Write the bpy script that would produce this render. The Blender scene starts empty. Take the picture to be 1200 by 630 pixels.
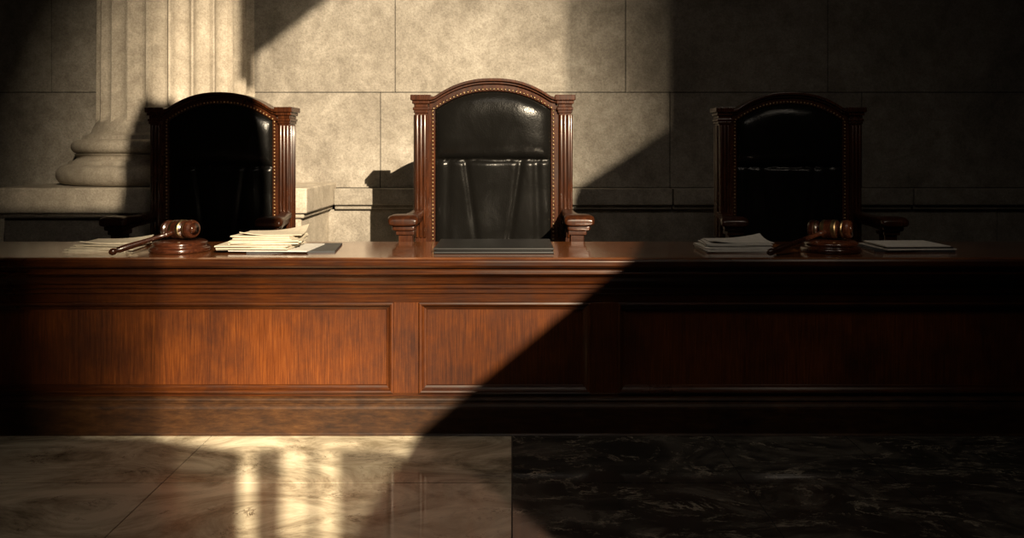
import bpy, bmesh, math, random
from mathutils import Vector, Matrix, noise
from mathutils.geometry import tessellate_polygon
random.seed(4)
sc = bpy.context.scene
sc.view_settings.view_transform = 'Standard'

# ---------------------------------------------------------------- materials
def newmat(name):
    m = bpy.data.materials.new(name); m.use_nodes = True
    nt = m.node_tree; b = nt.nodes['Principled BSDF']
    return m, nt, b
def N(nt, t, **kw):
    n = nt.nodes.new(t)
    for k, v in kw.items():
        if k in n.inputs: n.inputs[k].default_value = v
        else: setattr(n, k, v)
    return n
def ramp(nt, stops):
    r = nt.nodes.new('ShaderNodeValToRGB'); cr = r.color_ramp
    while len(cr.elements) < len(stops): cr.elements.new(0.5)
    for e, (p, c) in zip(cr.elements, stops):
        e.position = p; e.color = (*c, 1)
    return r
def coords(nt, scale):
    tc = nt.nodes.new('ShaderNodeTexCoord'); mp = nt.nodes.new('ShaderNodeMapping')
    mp.inputs['Scale'].default_value = scale
    nt.links.new(tc.outputs['Object'], mp.inputs['Vector']); return mp
def mul(nt, a, b, fac=1.0):
    m = nt.nodes.new('ShaderNodeMix'); m.data_type = 'RGBA'; m.blend_type = 'MULTIPLY'
    m.inputs[0].default_value = fac
    nt.links.new(a, m.inputs[6]); nt.links.new(b, m.inputs[7]); return m.outputs[2]
def bump(nt, b, h, strength, dist=0.01):
    bp = nt.nodes.new('ShaderNodeBump'); bp.inputs['Strength'].default_value = strength
    bp.inputs['Distance'].default_value = dist
    nt.links.new(h, bp.inputs['Height']); nt.links.new(bp.outputs[0], b.inputs['Normal'])

def wood(name, sc3, cols, rough=0.32, blot=(.24,.19,.17), coat=.25, spec=.5):
    m, nt, b = newmat(name)
    mp = coords(nt, sc3)
    n1 = N(nt, 'ShaderNodeTexNoise', Scale=2.2, Detail=9.0, Roughness=0.66, Distortion=0.25)
    nt.links.new(mp.outputs[0], n1.inputs['Vector'])
    r1 = ramp(nt, [(0.25, cols[0]), (0.5, cols[1]), (0.78, cols[2])])
    nt.links.new(n1.outputs['Fac'], r1.inputs[0])
    mp2 = coords(nt, (1.3, 1.3, 1.0))
    n2 = N(nt, 'ShaderNodeTexNoise', Scale=1.5, Detail=8.0, Roughness=0.68)
    nt.links.new(mp2.outputs[0], n2.inputs['Vector'])
    r2 = ramp(nt, [(0.36, blot), (0.60, (1, 1, 1))])
    nt.links.new(n2.outputs['Fac'], r2.inputs[0])
    nt.links.new(mul(nt, r1.outputs[0], r2.outputs[0], 0.8), b.inputs['Base Color'])
    rr = ramp(nt, [(0.3, (rough+.14,)*3), (0.7, (rough-.04,)*3)])
    nt.links.new(n2.outputs['Fac'], rr.inputs[0]); nt.links.new(rr.outputs[0], b.inputs['Roughness'])
    b.inputs['Specular IOR Level'].default_value = spec
    b.inputs['Coat Weight'].default_value = coat; b.inputs['Coat Roughness'].default_value = 0.12
    bump(nt, b, n1.outputs['Fac'], 0.12, 0.002)
    return m
WC = [(0.030, 0.0070, 0.0014), (0.084, 0.0215, 0.004), (0.16, 0.048, 0.0085)]
M_wv = wood('mahogany_vertical', (60, 60, 2.0), WC, .40, coat=.08, spec=.3)
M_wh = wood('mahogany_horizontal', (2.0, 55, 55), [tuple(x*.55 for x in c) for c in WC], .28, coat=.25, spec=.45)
M_top = wood('polished_top', (2, 40, 40), [(0.08,.026,.009),(0.19,.065,.022),(0.29,.105,.036)], .15, coat=1.0, blot=(.4,.35,.3))
M_base = wood('base_board', (5, 22, 22), [(0.010,.0036,.001),(0.034,.013,.0037),(0.07,.030,.009)], .5, coat=.02, spec=.25)
M_chair = wood('chair_mahogany', (30, 30, 2.5), [(0.013,.0037,.0012),(0.045,.0125,.004),(0.10,.030,.009)], .24, spec=.5)
M_gavel = wood('gavel_wood', (8, 30, 30), [(0.016,.005,.003),(0.045,.013,.006),(0.085,.027,.010)], .2)

def stone(name, c0, c1, c2, rough=0.85, bs=0.5):
    m, nt, b = newmat(name)
    mp = coords(nt, (1, 1, 1))
    n1 = N(nt, 'ShaderNodeTexNoise', Scale=1.6, Detail=9.0, Roughness=0.7, Distortion=.5)
    n2 = N(nt, 'ShaderNodeTexNoise', Scale=70.0, Detail=5.0, Roughness=0.7)
    n3 = N(nt, 'ShaderNodeTexNoise', Scale=9.0, Detail=8.0, Roughness=0.78)
    for n in (n1, n2, n3): nt.links.new(mp.outputs[0], n.inputs['Vector'])
    r1 = ramp(nt, [(0.34, c0), (0.5, c1), (0.64, c2)]); nt.links.new(n1.outputs['Fac'], r1.inputs[0])
    r2 = ramp(nt, [(0.33, (0.62, 0.61, 0.6)), (0.6, (1.08, 1.08, 1.08))]); nt.links.new(n2.outputs['Fac'], r2.inputs[0])
    r3 = ramp(nt, [(0.38, (0.62, 0.60, 0.57)), (0.6, (1, 1, 1))]); nt.links.new(n3.outputs['Fac'], r3.inputs[0])
    o = mul(nt, mul(nt, r1.outputs[0], r2.outputs[0], 0.75), r3.outputs[0], 0.7)
    nt.links.new(o, b.inputs['Base Color'])
    b.inputs['Roughness'].default_value = rough
    ad = N(nt, 'ShaderNodeMath', operation='ADD')
    nt.links.new(n2.outputs['Fac'], ad.inputs[0]); nt.links.new(n3.outputs['Fac'], ad.inputs[1])
    bump(nt, b, ad.outputs[0], bs, 0.012)
    return m
M_stone = stone('limestone_wall', (.24,.214,.178), (.34,.308,.26), (.42,.385,.33))
M_col = stone('limestone_column', (.42,.37,.30), (.52,.46,.375), (.60,.535,.44), .8, .25)
M_dais = stone('dais_carpet', (.03,.02,.015), (.04,.03,.02), (.05,.035,.025))
M_plain = stone('plaster', (.05,.043,.034), (.06,.052,.042), (.075,.063,.05))

def marble(name, ca, cb, cc, vein, rough=0.12, vw=.015, spec=.8):
    m, nt, b = newmat(name)
    mp = coords(nt, (1, 1.7, 1))
    n1 = N(nt, 'ShaderNodeTexNoise', Scale=1.8, Detail=12.0, Roughness=0.7, Distortion=1.2)
    n2 = N(nt, 'ShaderNodeTexNoise', Scale=1.9, Detail=12.0, Roughness=0.70, Distortion=1.2)
    n3 = N(nt, 'ShaderNodeTexNoise', Scale=4.0, Detail=9.0, Roughness=0.75)
    for n in (n1, n2, n3): nt.links.new(mp.outputs[0], n.inputs['Vector'])
    r1 = ramp(nt, [(0.36, ca), (0.5, cb), (0.62, cc)]); nt.links.new(n1.outputs['Fac'], r1.inputs[0])
    r2 = ramp(nt, [(0.5-vw, (0, 0, 0)), (0.5, (1, 1, 1)), (0.5+vw, (0, 0, 0))]); nt.links.new(n2.outputs['Fac'], r2.inputs[0])
    r3 = ramp(nt, [(0.48, (0, 0, 0)), (0.62, (1, 1, 1))]); nt.links.new(n3.outputs['Fac'], r3.inputs[0])
    mm = N(nt, 'ShaderNodeMath', operation='MULTIPLY')
    nt.links.new(r2.outputs[0], mm.inputs[0]); nt.links.new(r3.outputs[0], mm.inputs[1])
    mx = nt.nodes.new('ShaderNodeMix'); mx.data_type = 'RGBA'
    nt.links.new(mm.outputs[0], mx.inputs[0]); nt.links.new(r1.outputs[0], mx.inputs[6])
    mx.inputs[7].default_value = (*vein, 1)
    nt.links.new(mx.outputs[2], b.inputs['Base Color'])
    rr = ramp(nt, [(0.35, (rough+.1,)*3), (0.6, (rough,)*3)]); nt.links.new(n3.outputs['Fac'], rr.inputs[0])
    nt.links.new(rr.outputs[0], b.inputs['Roughness'])
    b.inputs['Specular IOR Level'].default_value = spec
    return m
M_ml = marble('beige_marble', (.18,.15,.10), (.45,.395,.29), (.68,.61,.465), (.08,.055,.03), .04, spec=.7)
M_md = marble('dark_marble', (.016,.015,.013), (.036,.033,.028), (.11,.10,.084), (.42,.37,.29), .04, .022, spec=1.0)

m, nt, b = newmat('grout'); b.inputs['Base Color'].default_value = (.03,.025,.02,1); b.inputs['Roughness'].default_value=.9; M_grout=m
m, nt, b = newmat('black_leather')
mp = coords(nt, (1,1,.7)); v = N(nt,'ShaderNodeTexVoronoi',Scale=140.0); n = N(nt,'ShaderNodeTexNoise',Scale=5.0,Detail=3.5,Roughness=.45,Distortion=.3)
nt.links.new(mp.outputs[0], v.inputs['Vector']); nt.links.new(mp.outputs[0], n.inputs['Vector'])
ad = N(nt,'ShaderNodeMath',operation='MULTIPLY_ADD'); nt.links.new(v.outputs['Distance'], ad.inputs[0]); ad.inputs[1].default_value=.05
nt.links.new(n.outputs['Fac'], ad.inputs[2]); bump(nt,b,ad.outputs[0],.42,.025)
b.inputs['Base Color'].default_value=(.005,.0047,.0043,1)
rr = ramp(nt,[(.35,(.30,)*3),(.65,(.19,)*3)]); nt.links.new(n.outputs['Fac'],rr.inputs[0]); nt.links.new(rr.outputs[0], b.inputs['Roughness'])
b.inputs['Specular IOR Level'].default_value=.17
M_leather=m
m, nt, b = newmat('aged_brass'); b.inputs['Base Color'].default_value=(.38,.27,.14,1); b.inputs['Metallic'].default_value=1; b.inputs['Roughness'].default_value=.35
nn=N(nt,'ShaderNodeTexNoise',Scale=60.0); bump(nt,b,nn.outputs['Fac'],.1,.002); M_brass=m
def flatmat(name,c,r,s=30.0):
    m, nt, b = newmat(name); mp=coords(nt,(1,1,1)); n=N(nt,'ShaderNodeTexNoise',Scale=s,Detail=4.0)
    nt.links.new(mp.outputs[0],n.inputs['Vector'])
    rp=ramp(nt,[(.3,tuple(x*.82 for x in c)),(.7,c)]); nt.links.new(n.outputs['Fac'],rp.inputs[0]); nt.links.new(rp.outputs[0],b.inputs['Base Color'])
    b.inputs['Roughness'].default_value=r; bump(nt,b,n.outputs['Fac'],.08,.003); return m
M_paper=flatmat('paper',(.57,.51,.40),.75); M_paperg=flatmat('grey_paper',(.58,.56,.52),.75)
M_fold=flatmat('dark_folder',(.03,.032,.035),.5); M_pad=flatmat('desk_pad_leather',(.006,.006,.006),.42,80.0)

# ---------------------------------------------------------------- mesh helper
class MB:
    def __init__(s): s.v=[]; s.f=[]; s.m=[]; s.sm=[]
    def add(s, vs, fs, mi=0, smooth=False):
        o=len(s.v); s.v+= [tuple(p) for p in vs]
        for f in fs: s.f.append([i+o for i in f]); s.m.append(mi); s.sm.append(smooth)
    def box(s,x0,x1,y0,y1,z0,z1,mi=0):
        vs=[(x0,y0,z0),(x1,y0,z0),(x1,y1,z0),(x0,y1,z0),(x0,y0,z1),(x1,y0,z1),(x1,y1,z1),(x0,y1,z1)]
        s.add(vs,[(0,3,2,1),(4,5,6,7),(0,1,5,4),(1,2,6,5),(2,3,7,6),(3,0,4,7)],mi)
    def strip(s,xs,lo,hi,y0,y1,mi=0):
        vs=[];n=len(xs)
        for x in xs: vs+=[(x,y0,lo(x)),(x,y0,hi(x)),(x,y1,hi(x)),(x,y1,lo(x))]
        fs=[(0,1,2,3),((n-1)*4+3,(n-1)*4+2,(n-1)*4+1,(n-1)*4)]
        for i in range(n-1):
            a=i*4;b=a+4
            for k in range(4):
                k2=(k+1)%4; fs.append((a+k2,a+k,b+k,b+k2))
        s.add(vs,fs,mi)
    def loft(s,secs,mi=0,smooth=True,caps=True):
        n=len(secs[0]);vs=[p for q in secs for p in q];fs=[]
        for i in range(len(secs)-1):
            for k in range(n):
                k2=(k+1)%n; fs.append((i*n+k,i*n+k2,(i+1)*n+k2,(i+1)*n+k))
        if caps: fs.append(tuple(range(n))[::-1]); fs.append(tuple((len(secs)-1)*n+k for k in range(n)))
        s.add(vs,fs,mi,smooth)
    def lathe(s,prof,M=None,seg=32,mi=0,smooth=True,mis=None):
        M=M or Matrix()
        secs=[[M@Vector((r*math.cos(2*math.pi*k/seg),r*math.sin(2*math.pi*k/seg),z)) for k in range(seg)] for r,z in prof]
        if mis is None: s.loft(secs,mi,smooth)
        else:
            for i in range(len(secs)-1): s.loft([secs[i],secs[i+1]],mis[i],smooth,caps=(i==0 or i==len(secs)-2))
    def ball(s,c,r,mi=0,seg=8,rings=4,M=None):
        secs=[]
        for j in range(rings+1):
            a=-math.pi/2+math.pi*j/rings; a=max(min(a,1.5),-1.5)
            secs.append([(c[0]+r*math.cos(a)*math.cos(2*math.pi*k/seg),c[1]+r*math.cos(a)*math.sin(2*math.pi*k/seg),c[2]+r*math.sin(a)) for k in range(seg)])
        s.loft(secs,mi,True)
    def obj(s,name,mats,bevel=0,parent=None,segs=2,angle=40):
        me=bpy.data.meshes.new(name); me.from_pydata(s.v,[],s.f)
        for m in mats: me.materials.append(m)
        for p,mi,sm in zip(me.polygons,s.m,s.sm): p.material_index=mi; p.use_smooth=sm
        bm=bmesh.new(); bm.from_mesh(me); bmesh.ops.recalc_face_normals(bm,faces=bm.faces); bm.to_mesh(me); bm.free()
        o=bpy.data.objects.new(name,me); sc.collection.objects.link(o)
        if bevel:
            b=o.modifiers.new('bevel','BEVEL'); b.width=bevel; b.segments=segs; b.limit_method='ANGLE'; b.angle_limit=math.radians(angle)
        if parent: o.parent=parent
        return o
def empty(name,loc=(0,0,0),rz=0,s=1):
    e=bpy.data.objects.new(name,None); sc.collection.objects.link(e); e.location=loc; e.rotation_euler=(0,0,rz); e.scale=(s,s,s); e.empty_display_size=.1
    return e

# ---------------------------------------------------------------- camera
cam=bpy.data.cameras.new('camera'); co=bpy.data.objects.new('camera',cam); sc.collection.objects.link(co)
co.location=(0,-4.5,1.6); co.rotation_euler=(math.pi/2,0,0); cam.sensor_width=36; cam.lens=27.96; cam.shift_y=-140/1200
cam.clip_start=.05; sc.camera=co

# ---------------------------------------------------------------- room
WY=2.75; XL,XR=-5.6,6.0; YB=-6.5; CZ=7.6
w=MB(); g=.003
def course(z0,z1,joints,y=WY):
    js=[XL]+joints+[XR]
    for a,b in zip(js[:-1],js[1:]): w.box(a+g,b-g,y,y+.2,z0+g,z1-g)
course(0.0,1.06,[-4.6,-2.0,.3,2.5,4.4],WY-.04)
course(1.25,2.12,[-4.9,-3.2,-1.2,1.44,3.19,5.0])
course(2.12,2.99,[-4.2,-2.9,-1.066,1.035,2.88,4.8])
course(2.99,3.86,[-4.9,-3.2,-1.2,1.44,3.19,5.0])
course(3.86,4.73,[-4.2,-1.066,1.035,2.88,4.8])
course(4.73,5.6,[-4.9,-1.2,1.44,3.19,5.0])
course(5.6,CZ,[-4.2,-1.066,1.035,2.88])
w.box(XL,XR,WY+.012,WY+.3,0,CZ,1)
w.obj('wall_front',[M_stone,M_grout],.003,segs=1)
t=MB()
for a,b in ((-5.6,-4.06),(-1.6,1.44),(1.446,3.6),(3.606,6.0)):
    t.box(a+.002,b-.002,WY-.13,WY+.01,1.10,1.25); t.box(a+.002,b-.002,WY-.09,WY+.01,1.06,1.10)
t.obj('trim_1',[M_stone],.012)

f=MB()
f.box(XL,XR,YB,WY,-.12,-.004,2)
def tiles(xs,ys,mi):
    for a,b in zip(xs[:-1],xs[1:]):
        for c,d in zip(ys[:-1],ys[1:]): f.box(a+.003,b-.003,c+.003,d-.003,-.05,0,mi)
tiles([XL,-3.36,-1.68,0],[YB,-4.2,-2.3,-.68,1.0],0)
tiles([0,1.12,1.86,3.2,4.6,XR],[YB,-4.2,-2.3,-.68,-.36,1.0],1)
f.obj('floor',[M_ml,M_md,M_grout])
c=MB(); c.box(XL-.2,XR+.2,YB-.2,WY+.3,CZ,CZ+.2); c.obj('ceiling',[M_plain])
c=MB(); c.box(XL-.2,XL,YB,WY,0,CZ); c.obj('wall_left',[M_plain])
c=MB(); c.box(XR,XR+.2,YB,WY,0,CZ); c.obj('wall_right',[M_plain])
d=MB(); d.box(XL+.01,XR-.01,.72,1.68,0.001,.35); d.obj('dais',[M_dais],.01)

# light source outside and unseen gobo openings cut to shape the beam
T=Vector((-.8,0,1)); S=T-Vector((-.42,1,-.5))*18
def pr(p):
    p=Vector(p); t=(YB-p.y)/(S.y-p.y); q=p+(S-p)*t; return (q.x,q.z)
main=[pr(p) for p in [(-.74,-1.9,0),(-.531,0,0),(.652,-.1,1.0),(.83,.68,1.0),(.56,WY,1.235),(1.44,WY,1.8),(1.44,WY,3.6),
     (-3.7,2.2,3.9),(-3.25,0,2.8),(-3.25,0,1.9),(-2.2,0,1.9),(-2.15,0,2.5),(-2.05,0,2.85),(-1.30,0,2.85),(-1.18,0,2.0),(-1.18,0,1.42),(-2.9,0,1.36),(-3.05,0,1.0),(-3.05,0,0),(-2.7,-1.9,0)]]
small=[pr(p) for p in [(1.74,0,1.10),(2.14,0,1.10),(2.14,0,1.27),(1.74,0,1.27)]]  # extra opening added to let light onto the right gavel
outer=[(XL-.2,0),(XR+.2,0),(XR+.2,CZ),(XL-.2,CZ)]
def wall_with_holes(name,outer,holes,y0,y1,mat):
    polys=[[Vector((a,b,0)) for a,b in outer]]+[[Vector((a,b,0)) for a,b in h] for h in holes]
    flat=[p for q in polys for p in q]; tr=tessellate_polygon(polys)
    mb=MB(); n=len(flat)
    vs=[(p.x,y0,p.y) for p in flat]+[(p.x,y1,p.y) for p in flat]
    fs=[tuple(t) for t in tr]+[tuple(i+n for i in t) for t in tr]
    o=0
    for q in polys:
        for i in range(len(q)):
            j=(i+1)%len(q); fs.append((o+i,o+j,o+j+n,o+i+n))
        o+=len(q)
    mb.add(vs,fs); return mb.obj(name,[mat])
wall_with_holes('gobo_wall_rear',outer,[main,small],YB-.02,YB,M_plain)  # unseen wall, holes shaped to mask the beam
sl=MB()
def slats(u0,u1,lo,hi,duty,pitch=.04,d1=None):
    u=u0
    while u<u1:
        dd=duty if d1 is None else duty+(d1-duty)*(u-u0)/(u1-u0)
        a=pr((u,0,lo(u))); b_=pr((u,0,hi(u))); wd_=pitch*dd*.639
        sl.box(a[0],a[0]+wd_,YB-.045,YB-.03,a[1],b_[1]); u+=pitch
C=lambda k:(lambda u:k)
slats(-3.35,-1.85,C(1.8),C(5.0),.60,pitch=.032,d1=.05)
def wedge(u): return 3.46+(u+1.13)*.78
slats(-1.26,.25,lambda u:max(3.46,wedge(u)) if u>-1.13 else 3.2,C(5.0),.62,pitch=.032)
slats(1.35,2.75,C(2.0),C(5.0),.28,pitch=.032,d1=.84)
slats(1.74,2.2,C(1.0),C(1.4),.2)
slats(-3.1,-1.95,C(-.05),C(1.45),.85,pitch=.032,d1=.0)
def FX(px,y): return ((px-600)*(4.5+y)/932,y,0)  # slanted slats below are shaped to throw bright streaks on the floor
px=-80
while px<492:
    bright=(284<px<300) or (332<px<362) or (369<px<400) or (468<px<476)
    if not bright:
        duty=.68 if px>200 else .78
        q=min(1,max(0,(px-170)/110)); yt=-.02-.20*q
        a0=pr(FX(px,-1.9)); a1=pr(FX(px+8*duty,-1.9)); b0=pr(FX(px,yt)); b1=pr(FX(px+8*duty,yt))
        y0,y1=YB-.045,YB-.03
        sl.add([(a0[0],y0,a0[1]),(a1[0],y0,a1[1]),(b1[0],y0,b1[1]),(b0[0],y0,b0[1]),(a0[0],y1,a0[1]),(a1[0],y1,a1[1]),(b1[0],y1,b1[1]),(b0[0],y1,b0[1])],
               [(0,1,2,3),(7,6,5,4),(0,4,5,1),(1,5,6,2),(2,6,7,3),(3,7,4,0)])
    px+=8
sl.obj('gobo_slats',[M_plain])  # unseen slats added to dim and streak the beam

def spot(name,loc,tgt,energy,size,blend,rad,col):
    sp=bpy.data.lights.new(name,'SPOT'); so=bpy.data.objects.new(name,sp); sc.collection.objects.link(so)
    so.location=loc; so.rotation_euler=(Vector(tgt)-Vector(loc)).to_track_quat('-Z','Y').to_euler()
    sp.energy=energy; sp.color=col; sp.spot_size=math.radians(size); sp.spot_blend=blend; sp.shadow_soft_size=rad
spot('sunbeam',S,(-.75,1.0,1.6),70000,17,1.0,.065,(1,.82,.58))
spot('sunbeam',S,(-1.05,-.65,0),62000,6.5,1.0,.08,(1,.83,.58))  # added spot, brightens the floor streaks and lower bench
spot('fill_spot',(3.2,-2.2,5.2),(1.75,.9,1.1),75,36,1.0,.25,(1,.84,.66))  # added fill without a fixture, lifts the right chair
spot('fill_spot',(-.2,-2.4,5.2),(-2.0,1.3,1.5),30,24,1.0,.2,(1,.84,.66))  # added fill without a fixture, lifts the left chair
fl=bpy.data.lights.new('fill_area','AREA'); fo=bpy.data.objects.new('fill_area',fl); sc.collection.objects.link(fo)  # faint area light added as ambient fill, no fixture
fl.shape='RECTANGLE'; fl.size=2; fl.size_y=1.2; fl.energy=12; fl.color=(1,.87,.72); fo.location=(.2,-3.2,5.4); fo.rotation_euler=(math.radians(30),0,0); fl.spread=math.radians(110)
wd=bpy.data.worlds.new('world'); sc.world=wd; wd.use_nodes=True; wd.node_tree.nodes['Background'].inputs[0].default_value=(.02,.02,.025,1)

# ---------------------------------------------------------------- column
cx,cy=-3.025,WY
p=MB()
px0,px1=-4.06,-1.60
p.box(px0,px1,1.70,WY-.0,1.10,1.30); p.box(px0+.03,px1-.03,1.73,WY,1.06,1.10); p.box(px0+.06,px1-.06,1.76,WY,.001,1.06)
colE=empty('column')
p.obj('pedestal',[M_col],.012,colE)
sh=MB()
def tor(r,z0,z1,n=8):
    h=(z1-z0)/2; return [(r-h+h*math.cos(a),(z0+z1)/2+h*math.sin(a)) for a in [(-math.pi/2+math.pi*i/n) for i in range(n+1)]]
prof=[(.5,1.302)]+tor(.99,1.302,1.47)+[(.89,1.475),(.89,1.495),(.845,1.51),(.83,1.53),(.84,1.555),(.855,1.56)]+tor(.875,1.565,1.68)+[(.785,1.685),(.785,1.715),(.745,1.725),(.715,1.75),(.70,1.80)]
sh.lathe(prof,Matrix.Translation((cx,cy,0)),96)
nf=24; per=12; secs=[]
def fl_sec(R,z,dep):
    out=[]
    for i in range(nf*per):
        a=2*math.pi*i/(nf*per); q=(i%per)/per
        d=0
        if q>.14: u=(q-.14)/.86*2-1; d=dep*math.sqrt(max(0,1-u*u))
        out.append((cx+(R-d)*math.cos(a),cy+(R-d)*math.sin(a),z))
    return out
secs=[fl_sec(.70,1.79,0),fl_sec(.685,1.83,0.0),fl_sec(.683,1.86,.035),fl_sec(.68,1.92,.062),fl_sec(.675,3,.062),fl_sec(.64,6.8,.058),fl_sec(.64,6.9,0),fl_sec(.8,7.1,0),fl_sec(.8,CZ-.01,0)]
sh.loft(secs,0,False)
o=sh.obj('shaft',[M_col],0,colE)

# ---------------------------------------------------------------- bench
be=empty('judges_bench')
L=3.9
prof=[(.68,1.0),(-.085,1.0),(-.108,.994),(-.118,.982),(-.118,.958),(-.108,.946),(-.088,.942),(-.086,.925),(-.094,.918),(-.094,.908),(-.084,.902),(-.068,.896),(-.052,.882),(-.042,.862),(-.038,.846),(-.022,.842),(-.022,.82),(-.012,.812),(-.012,.79),(0,.782),(.02,.78),(.02,.90),(.68,.94)]
mb=MB(); n=len(prof)
vs=[(-L,y,z) for y,z in prof]+[(L,y,z) for y,z in prof]
fs=[(i,(i+1)%n,(i+1)%n+n,i+n) for i in range(n)]
mb.add(vs,fs[:2]); 
for fc in fs[2:]: mb.f.append(list(fc)); mb.m.append(1); mb.sm.append(False)
mb.f.append(list(range(n))); mb.m.append(1); mb.sm.append(False); mb.f.append([i+n for i in range(n)]); mb.m.append(1); mb.sm.append(False)
mb.obj('bench_top',[M_top,M_wh],0.0015,be,1,20)
K=4.5/932
def X(px): return (px-600)*K
zt,zb=.735,.222
pan=[(X(-170),X(461)),(X(491),X(692)),(X(724),X(1370))]
fr=MB(); 
xs=[-L+.04]+[q for a in pan for q in a]+[L-.04]
fr.box(-L+.04,L-.04,.03,.60,0,.9,0)
for a,b_ in ((xs[0],xs[1]),(xs[2],xs[3]),(xs[4],xs[5]),(xs[6],xs[7])): fr.box(a,b_,0,.05,zb,zt,0)
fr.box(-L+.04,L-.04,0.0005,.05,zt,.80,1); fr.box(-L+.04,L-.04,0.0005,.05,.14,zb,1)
fr.obj('frame',[M_wv,M_wh],.002,be,1)
pn=MB()
def ringpanel(x0,x1,z0,z1):
    pr_=[(0,0.001),(.0,-.010),(.008,-.013),(.016,-.010),(.020,.000),(.030,.010),(.040,.014),(.044,.022)]
    rings=[[(x0+o,y,z0+o),(x1-o,y,z0+o),(x1-o,y,z1-o),(x0+o,y,z1-o)] for o,y in pr_]
    for i in range(len(rings)-1):
        for k in range(4):
            k2=(k+1)%4
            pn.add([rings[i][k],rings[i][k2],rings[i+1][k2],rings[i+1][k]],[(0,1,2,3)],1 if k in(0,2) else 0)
    pn.add(rings[-1],[(0,1,2,3)],0)
for a,b_ in pan: ringpanel(a,b_,zb,zt)
pn.obj('panels',[M_wv,M_wh],0,be)
bp=[(.03,.205),(-.008,.205),(-.02,.198),(-.026,.188),(-.022,.178),(-.034,.172),(-.046,.160),(-.05,.148),(-.05,.012),(-.06,.0005),(.03,.0005)]
bb=MB(); n=len(bp)
bb.add([(-L+.02,y,z) for y,z in bp]+[(L-.02,y,z) for y,z in bp],[(i,(i+1)%n,(i+1)%n+n,i+n) for i in range(n)]+[tuple(range(n)),tuple(i+n for i in range(n))])
bb.obj('base_board',[M_base],.0015,be,1,20)

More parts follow.
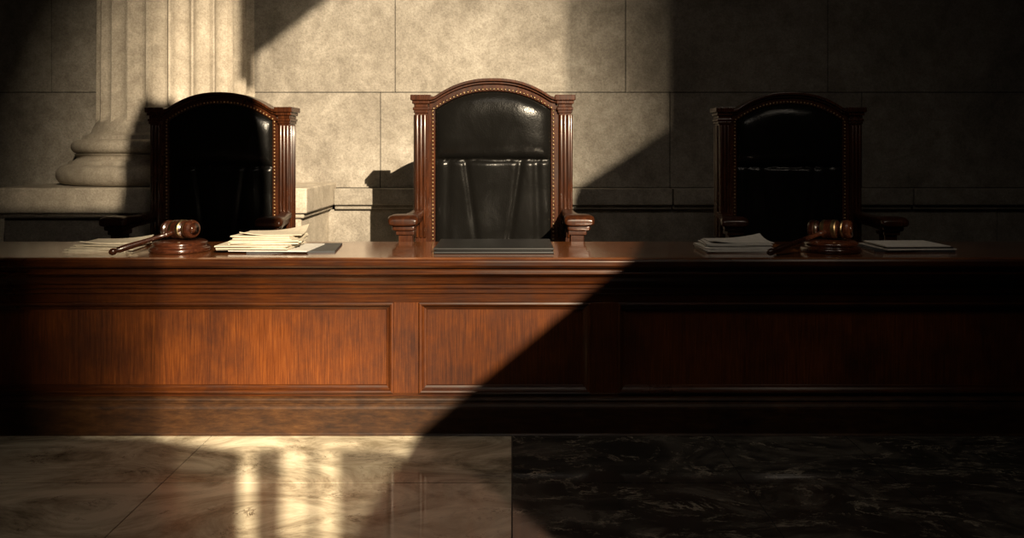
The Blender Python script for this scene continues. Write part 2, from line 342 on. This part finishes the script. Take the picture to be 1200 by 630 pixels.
# ---------------------------------------------------------------- chairs
def srect(cx_,y,cz,w_,h,e=4,n=24):
    out=[]
    for k in range(n):
        a=2*math.pi*k/n; c_,s_=math.cos(a),math.sin(a)
        out.append((cx_+math.copysign(abs(c_)**(2/e),c_)*w_/2,y,cz+math.copysign(abs(s_)**(2/e),s_)*h/2))
    return out
def zo(x):
    a=abs(x)
    return 1.758-.118*(min(a,.40)/.40)**2.3 if a<.40 else 1.640-.016*min((a-.40)/.03,1)
def zi(x): return 1.668-.135*(abs(x)/.42)**2.2
def chair(loc,s,rz=0):
    E=empty('judge_chair',loc,rz,s)
    m=MB()
    for sg in (-1,1):
        c_=sg*.515
        m.box(c_-.044,c_+.044,-.06,.075,.0,1.53)
        for k in (-1,0,1):
            m.lathe([(.0115,.62),(.0115,1.5)],Matrix.Translation((c_+k*.027,-.062,0)),10)
            m.lathe([(.0115,.62),(.0115,1.5)],Matrix.Translation((c_+sg*.045,.008+k*.036,0)),10)
        for w_,z0,z1 in ((.052,1.51,1.53),(.058,1.53,1.552),(.050,1.552,1.575),(.062,1.575,1.60),(.074,1.60,1.64)):
            m.box(c_-w_,c_+w_,-.06-(w_-.044),.075+(w_-.044),z0,z1)
        a,b_=sorted((sg*.415,sg*.473)); m.box(a,b_,-.045,.06,.42,1.56)
    xs=[-.46+.92*i/46 for i in range(47)]
    m.strip(xs,lambda x: zi(max(-.42,min(.42,x))),lambda x: zo(x)-.012,-.05,.06)
    m.strip(xs,lambda x: zo(x)-.022,lambda x: zo(x),-.085,.085)
    m.strip(xs,lambda x: zo(x)-.04,lambda x: zo(x)-.022,-.068,.07)
    m.strip(xs,lambda x: .42,lambda x: zi(max(-.42,min(.42,x)))+.005,.01,.05)
    m.box(-.46,.46,-.05,.06,.36,.46)
    m.box(-.50,.50,-.60,-.06,.34,.43)
    for sg in (-1,1):
        m.lathe([(.03,0),(.04,.02),(.028,.06),(.04,.16),(.045,.26),(.035,.29),(.05,.31),(.05,.35)],Matrix.Translation((sg*.45,-.55,0)),20)
    m.obj('frame',[M_chair],.005,E)
    for i,sg in enumerate((-1,1)):
        a=MB(); secs=[]; 
        for (y,w_,cz,h,cxx) in ((-.05,.085,.80,.055,.53),(-.18,.09,.79,.05,.54),(-.32,.115,.785,.05,.555),(-.42,.15,.79,.058,.565),(-.50,.185,.792,.066,.572),(-.545,.20,.788,.07,.575),(-.575,.195,.78,.06,.575),(-.59,.17,.775,.035,.575)):
            secs.append(srect(sg*cxx,y,cz,w_,h))
        a.loft(secs)
        secs=[srect(sg*cxx,y,cz,w_,h) for (y,w_,cz,h,cxx) in ((-.06,.06,.76,.04,.53),(-.3,.085,.748,.04,.555),(-.45,.13,.742,.045,.568),(-.545,.155,.738,.045,.573),(-.56,.14,.735,.03,.573))]
        a.loft(secs)
        c_=sg*.565
        a.box(c_-.06,c_+.06,-.545,-.42,.69,.718); a.box(c_-.045,c_+.045,-.53,-.435,.36,.69); a.box(c_-.06,c_+.06,-.545,-.42,.34,.40)
        a.obj('arm_%d'%(i+1),[M_chair],.005,E)
    lb=MB(); nu,nv=72,100; zc=1.18
    vs=[];fs=[]
    sd=random.random()*50
    for j in range(nv+1):
        for i in range(nu+1):
            u=-1+2*i/nu; x=u*.418; v_=j/nv; z=.46+(zi(x)-.46)*v_
            e=max(0,1-abs(u)**5)**.5; ztop=zi(x)
            if z>zc:
                q=(z-zc)/(ztop-zc); q=min(max(q,0),1)
                bz=(max(0,1-abs(2*q-1)**3.2))**.5
                h=.03+.075*e*bz
                h+=.008*noise.noise(Vector((x*4,z*4,sd)))*e*bz
            else:
                q=(zc-z)/.72; bz=min(1,(q/.05))**.5 if q<.05 else 1
                h=.022+.040*e*bz
                for x0,wd_,am in ((.20-.10*q,.022,.018),(-.20+.10*q,.022,.018),(.31+.02*q,.03,.014),(-.32-.01*q,.03,.014)):
                    h-=am*math.exp(-((x-x0)/wd_)**2)*bz*(1-.5*q)
                h+=.012*noise.noise(Vector((x*6,z*1.6,sd+9)))*e*bz
            vs.append((x,-h,z))
    for j in range(nv):
        for i in range(nu):
            a_=j*(nu+1)+i; fs.append((a_,a_+1,a_+nu+2,a_+nu+1))
    lb.add(vs,fs,0,True)
    lb.obj('leather_back',[M_leather],0,E)
    st=MB(); secs=[]
    for i in range(13):
        tt=-1+2*i/12; k=(1-abs(tt)**4)**.25 if abs(tt)<1 else .5
        k=max(k,.5); secs.append(srect(0,-.34+tt*.27,.49,.90*(.9+.1*k),.12*k,5,32))
    st.loft(secs); st.obj('seat',[M_leather],0,E)
    nl=MB()
    z=.5
    while z<1.53:
        for sg in (-1,1): nl.ball((sg*.432,-.047,z),.0078)
        z+=.027
    pts=[]; x=-.425
    while x<=.425:
        pts.append(x); sl_=.29*2.2*(abs(x)/.42)**1.2; x+=.027/math.sqrt(1+(sl_)**2)
    for x in pts: nl.ball((x,-.051,zi(x)+.014),.0078)
    nl.obj('nailheads',[M_brass],0,E)
    return E
chair((-.136,1.25,.35),1.0)
chair(((261-600)*6.0/932,1.50,.35),.954,math.radians(-3))
chair(((923-600)*6.0/932,1.50,.35),.954)

# ---------------------------------------------------------------- gavels
def gavel(x,y,ex,ey,ax):
    E=empty('gavel',(x,y,1.0))
    bl=MB()
    bl.lathe([(.0,.0005),(.165,.0005),(.172,.008),(.172,.022),(.162,.03),(.150,.033),(.150,.04),(.156,.046),(.152,.056),(.138,.064),(.10,.068),(0.001,.068)],None,48)
    o=bl.obj('sound_block',[M_gavel],0,E)
    R=.056
    ax=Vector(ax).normalized()
    zc=.0695+R+.004
    rot=ax.to_track_quat('Z','Y').to_matrix().to_4x4()
    prof=[(.001,-.125),(.035,-.124),(.049,-.118),(.054,-.106),(.054,-.088),(.047,-.083),(.050,-.078),(.050,-.072),(.043,-.064),(.041,-.052),(.050,-.045),(.055,-.04),(.056,-.02),(.056,.02),(.055,.04),(.050,.045),(.041,.052),(.043,.064),(.050,.072),(.050,.078),(.047,.083),(.054,.088),(.054,.106),(.049,.118),(.035,.124),(.001,.125)]
    mis=[0]*25
    for k in (5,6,18,19,10,11,13,14): mis[k]=1
    hm=MB(); hm.lathe(prof,Matrix.Translation((0,0,zc))@rot,36,mis=mis)
    hm.obj('head',[M_gavel,M_brass],0,E)
    end=Vector((ex,ey,.020)); st=Vector((0,0,zc-.005)); dr=(end-st); ln=dr.length
    hr=dr.to_track_quat('Z','Y').to_matrix().to_4x4()
    hh=MB(); hh.lathe([(.012,.03),(.016,.05),(.016,.075),(.020,.08),(.013,.09),(.012,.13),(.015,ln*.55),(.019,ln*.75),(.018,ln*.86),(.013,ln*.9),(.020,ln*.93),(.019,ln*.97),(.008,ln)],Matrix.Translation(st)@hr,20)
    hh.obj('handle',[M_gavel],0,E)
gavel(-1.96,.20,-.30,-.24,(.86,-.51,.06)); gavel(1.88,.20,-.45,-.25,(.74,-.66,.06))

# ---------------------------------------------------------------- paper
def sheet(mb,cx_,cy_,z,w_,d_,th,rot,mi,curl=0.0):
    nx,ny=8,6; vs=[];c_,s_=math.cos(rot),math.sin(rot)
    for lay in (0,1):
        for j in range(ny+1):
            for i in range(nx+1):
                u=i/nx-.5; v_=j/ny-.5
                k=curl*(max(0,(u+.5)+(v_-.1)-.7)**2+max(0,-u-v_-.5)**2)
                xx=u*w_;yy=v_*d_
                vs.append((cx_+xx*c_-yy*s_,cy_+xx*s_+yy*c_,z+k+lay*th))
    n=(nx+1)*(ny+1);fs=[]
    for j in range(ny):
        for i in range(nx):
            a=j*(nx+1)+i; fs.append((a,a+nx+1,a+nx+2,a+1)); fs.append((n+a,n+a+1,n+a+nx+2,n+a+nx+1))
    rim=[i for i in range(nx+1)]+[j*(nx+1)+nx for j in range(1,ny+1)]+[ny*(nx+1)+i for i in range(nx-1,-1,-1)]+[j*(nx+1) for j in range(ny-1,0,-1)]
    for a,b_ in zip(rim,rim[1:]+rim[:1]): fs.append((a,b_,b_+n,a+n))
    mb.add(vs,fs,mi)
def stack(name,items):
    mb=MB(); z=1.0005
    for it in items:
        x,y,w_,d_,th,rot,mi=it[:7]; curl=it[7] if len(it)>7 else 0
        sheet(mb,x,y,z,w_,d_,th,math.radians(rot),mi,curl); z+=th+.0012
    return mb.obj(name,[M_paper,M_paperg,M_fold])
def bundle(x,y,w_,d_,n,th,rot,mi=0,j=.015):
    return [(x+random.uniform(-j,j),y+random.uniform(-j,j),w_,d_,th,rot+random.uniform(-5,5),mi) for _ in range(n)]
stack('paper_stack',bundle(-2.44,.28,.36,.24,3,.004,4)+bundle(-2.43,.33,.34,.24,3,.005,-6)+[(-2.42,.38,.34,.24,.006,3,0,.05)])
stack('paper_stack',[(-1.30,.30,.50,.40,.010,6,2),(-1.40,.26,.46,.36,.006,-3,1)]+bundle(-1.50,.24,.42,.32,4,.006,-4)+bundle(-1.47,.28,.40,.30,3,.006,6)+bundle(-1.46,.32,.36,.28,3,.006,-3)+[(-1.44,.34,.36,.27,.004,5,0,.08)])
stack('paper_stack',bundle(1.32,.25,.40,.28,4,.006,3,1,.008)+bundle(1.34,.28,.38,.26,3,.005,-4,1,.008)+[(1.36,.30,.36,.25,.004,2,1,.06)])
stack('file_folder',[(2.36,.32,.46,.36,.012,-3,2),(2.38,.30,.42,.33,.006,4,1),(2.40,.33,.40,.31,.008,-5,2),(2.37,.29,.38,.29,.006,2,1)])
dp=MB(); dp.box(-.45,.24,.06,.54,1.0005,1.014); dp.box(-.44,.23,.07,.53,1.0145,1.022); dp.box(-.45,.24,.06,.54,1.0225,1.034)
dp.obj('desk_blotter',[M_pad],.004)
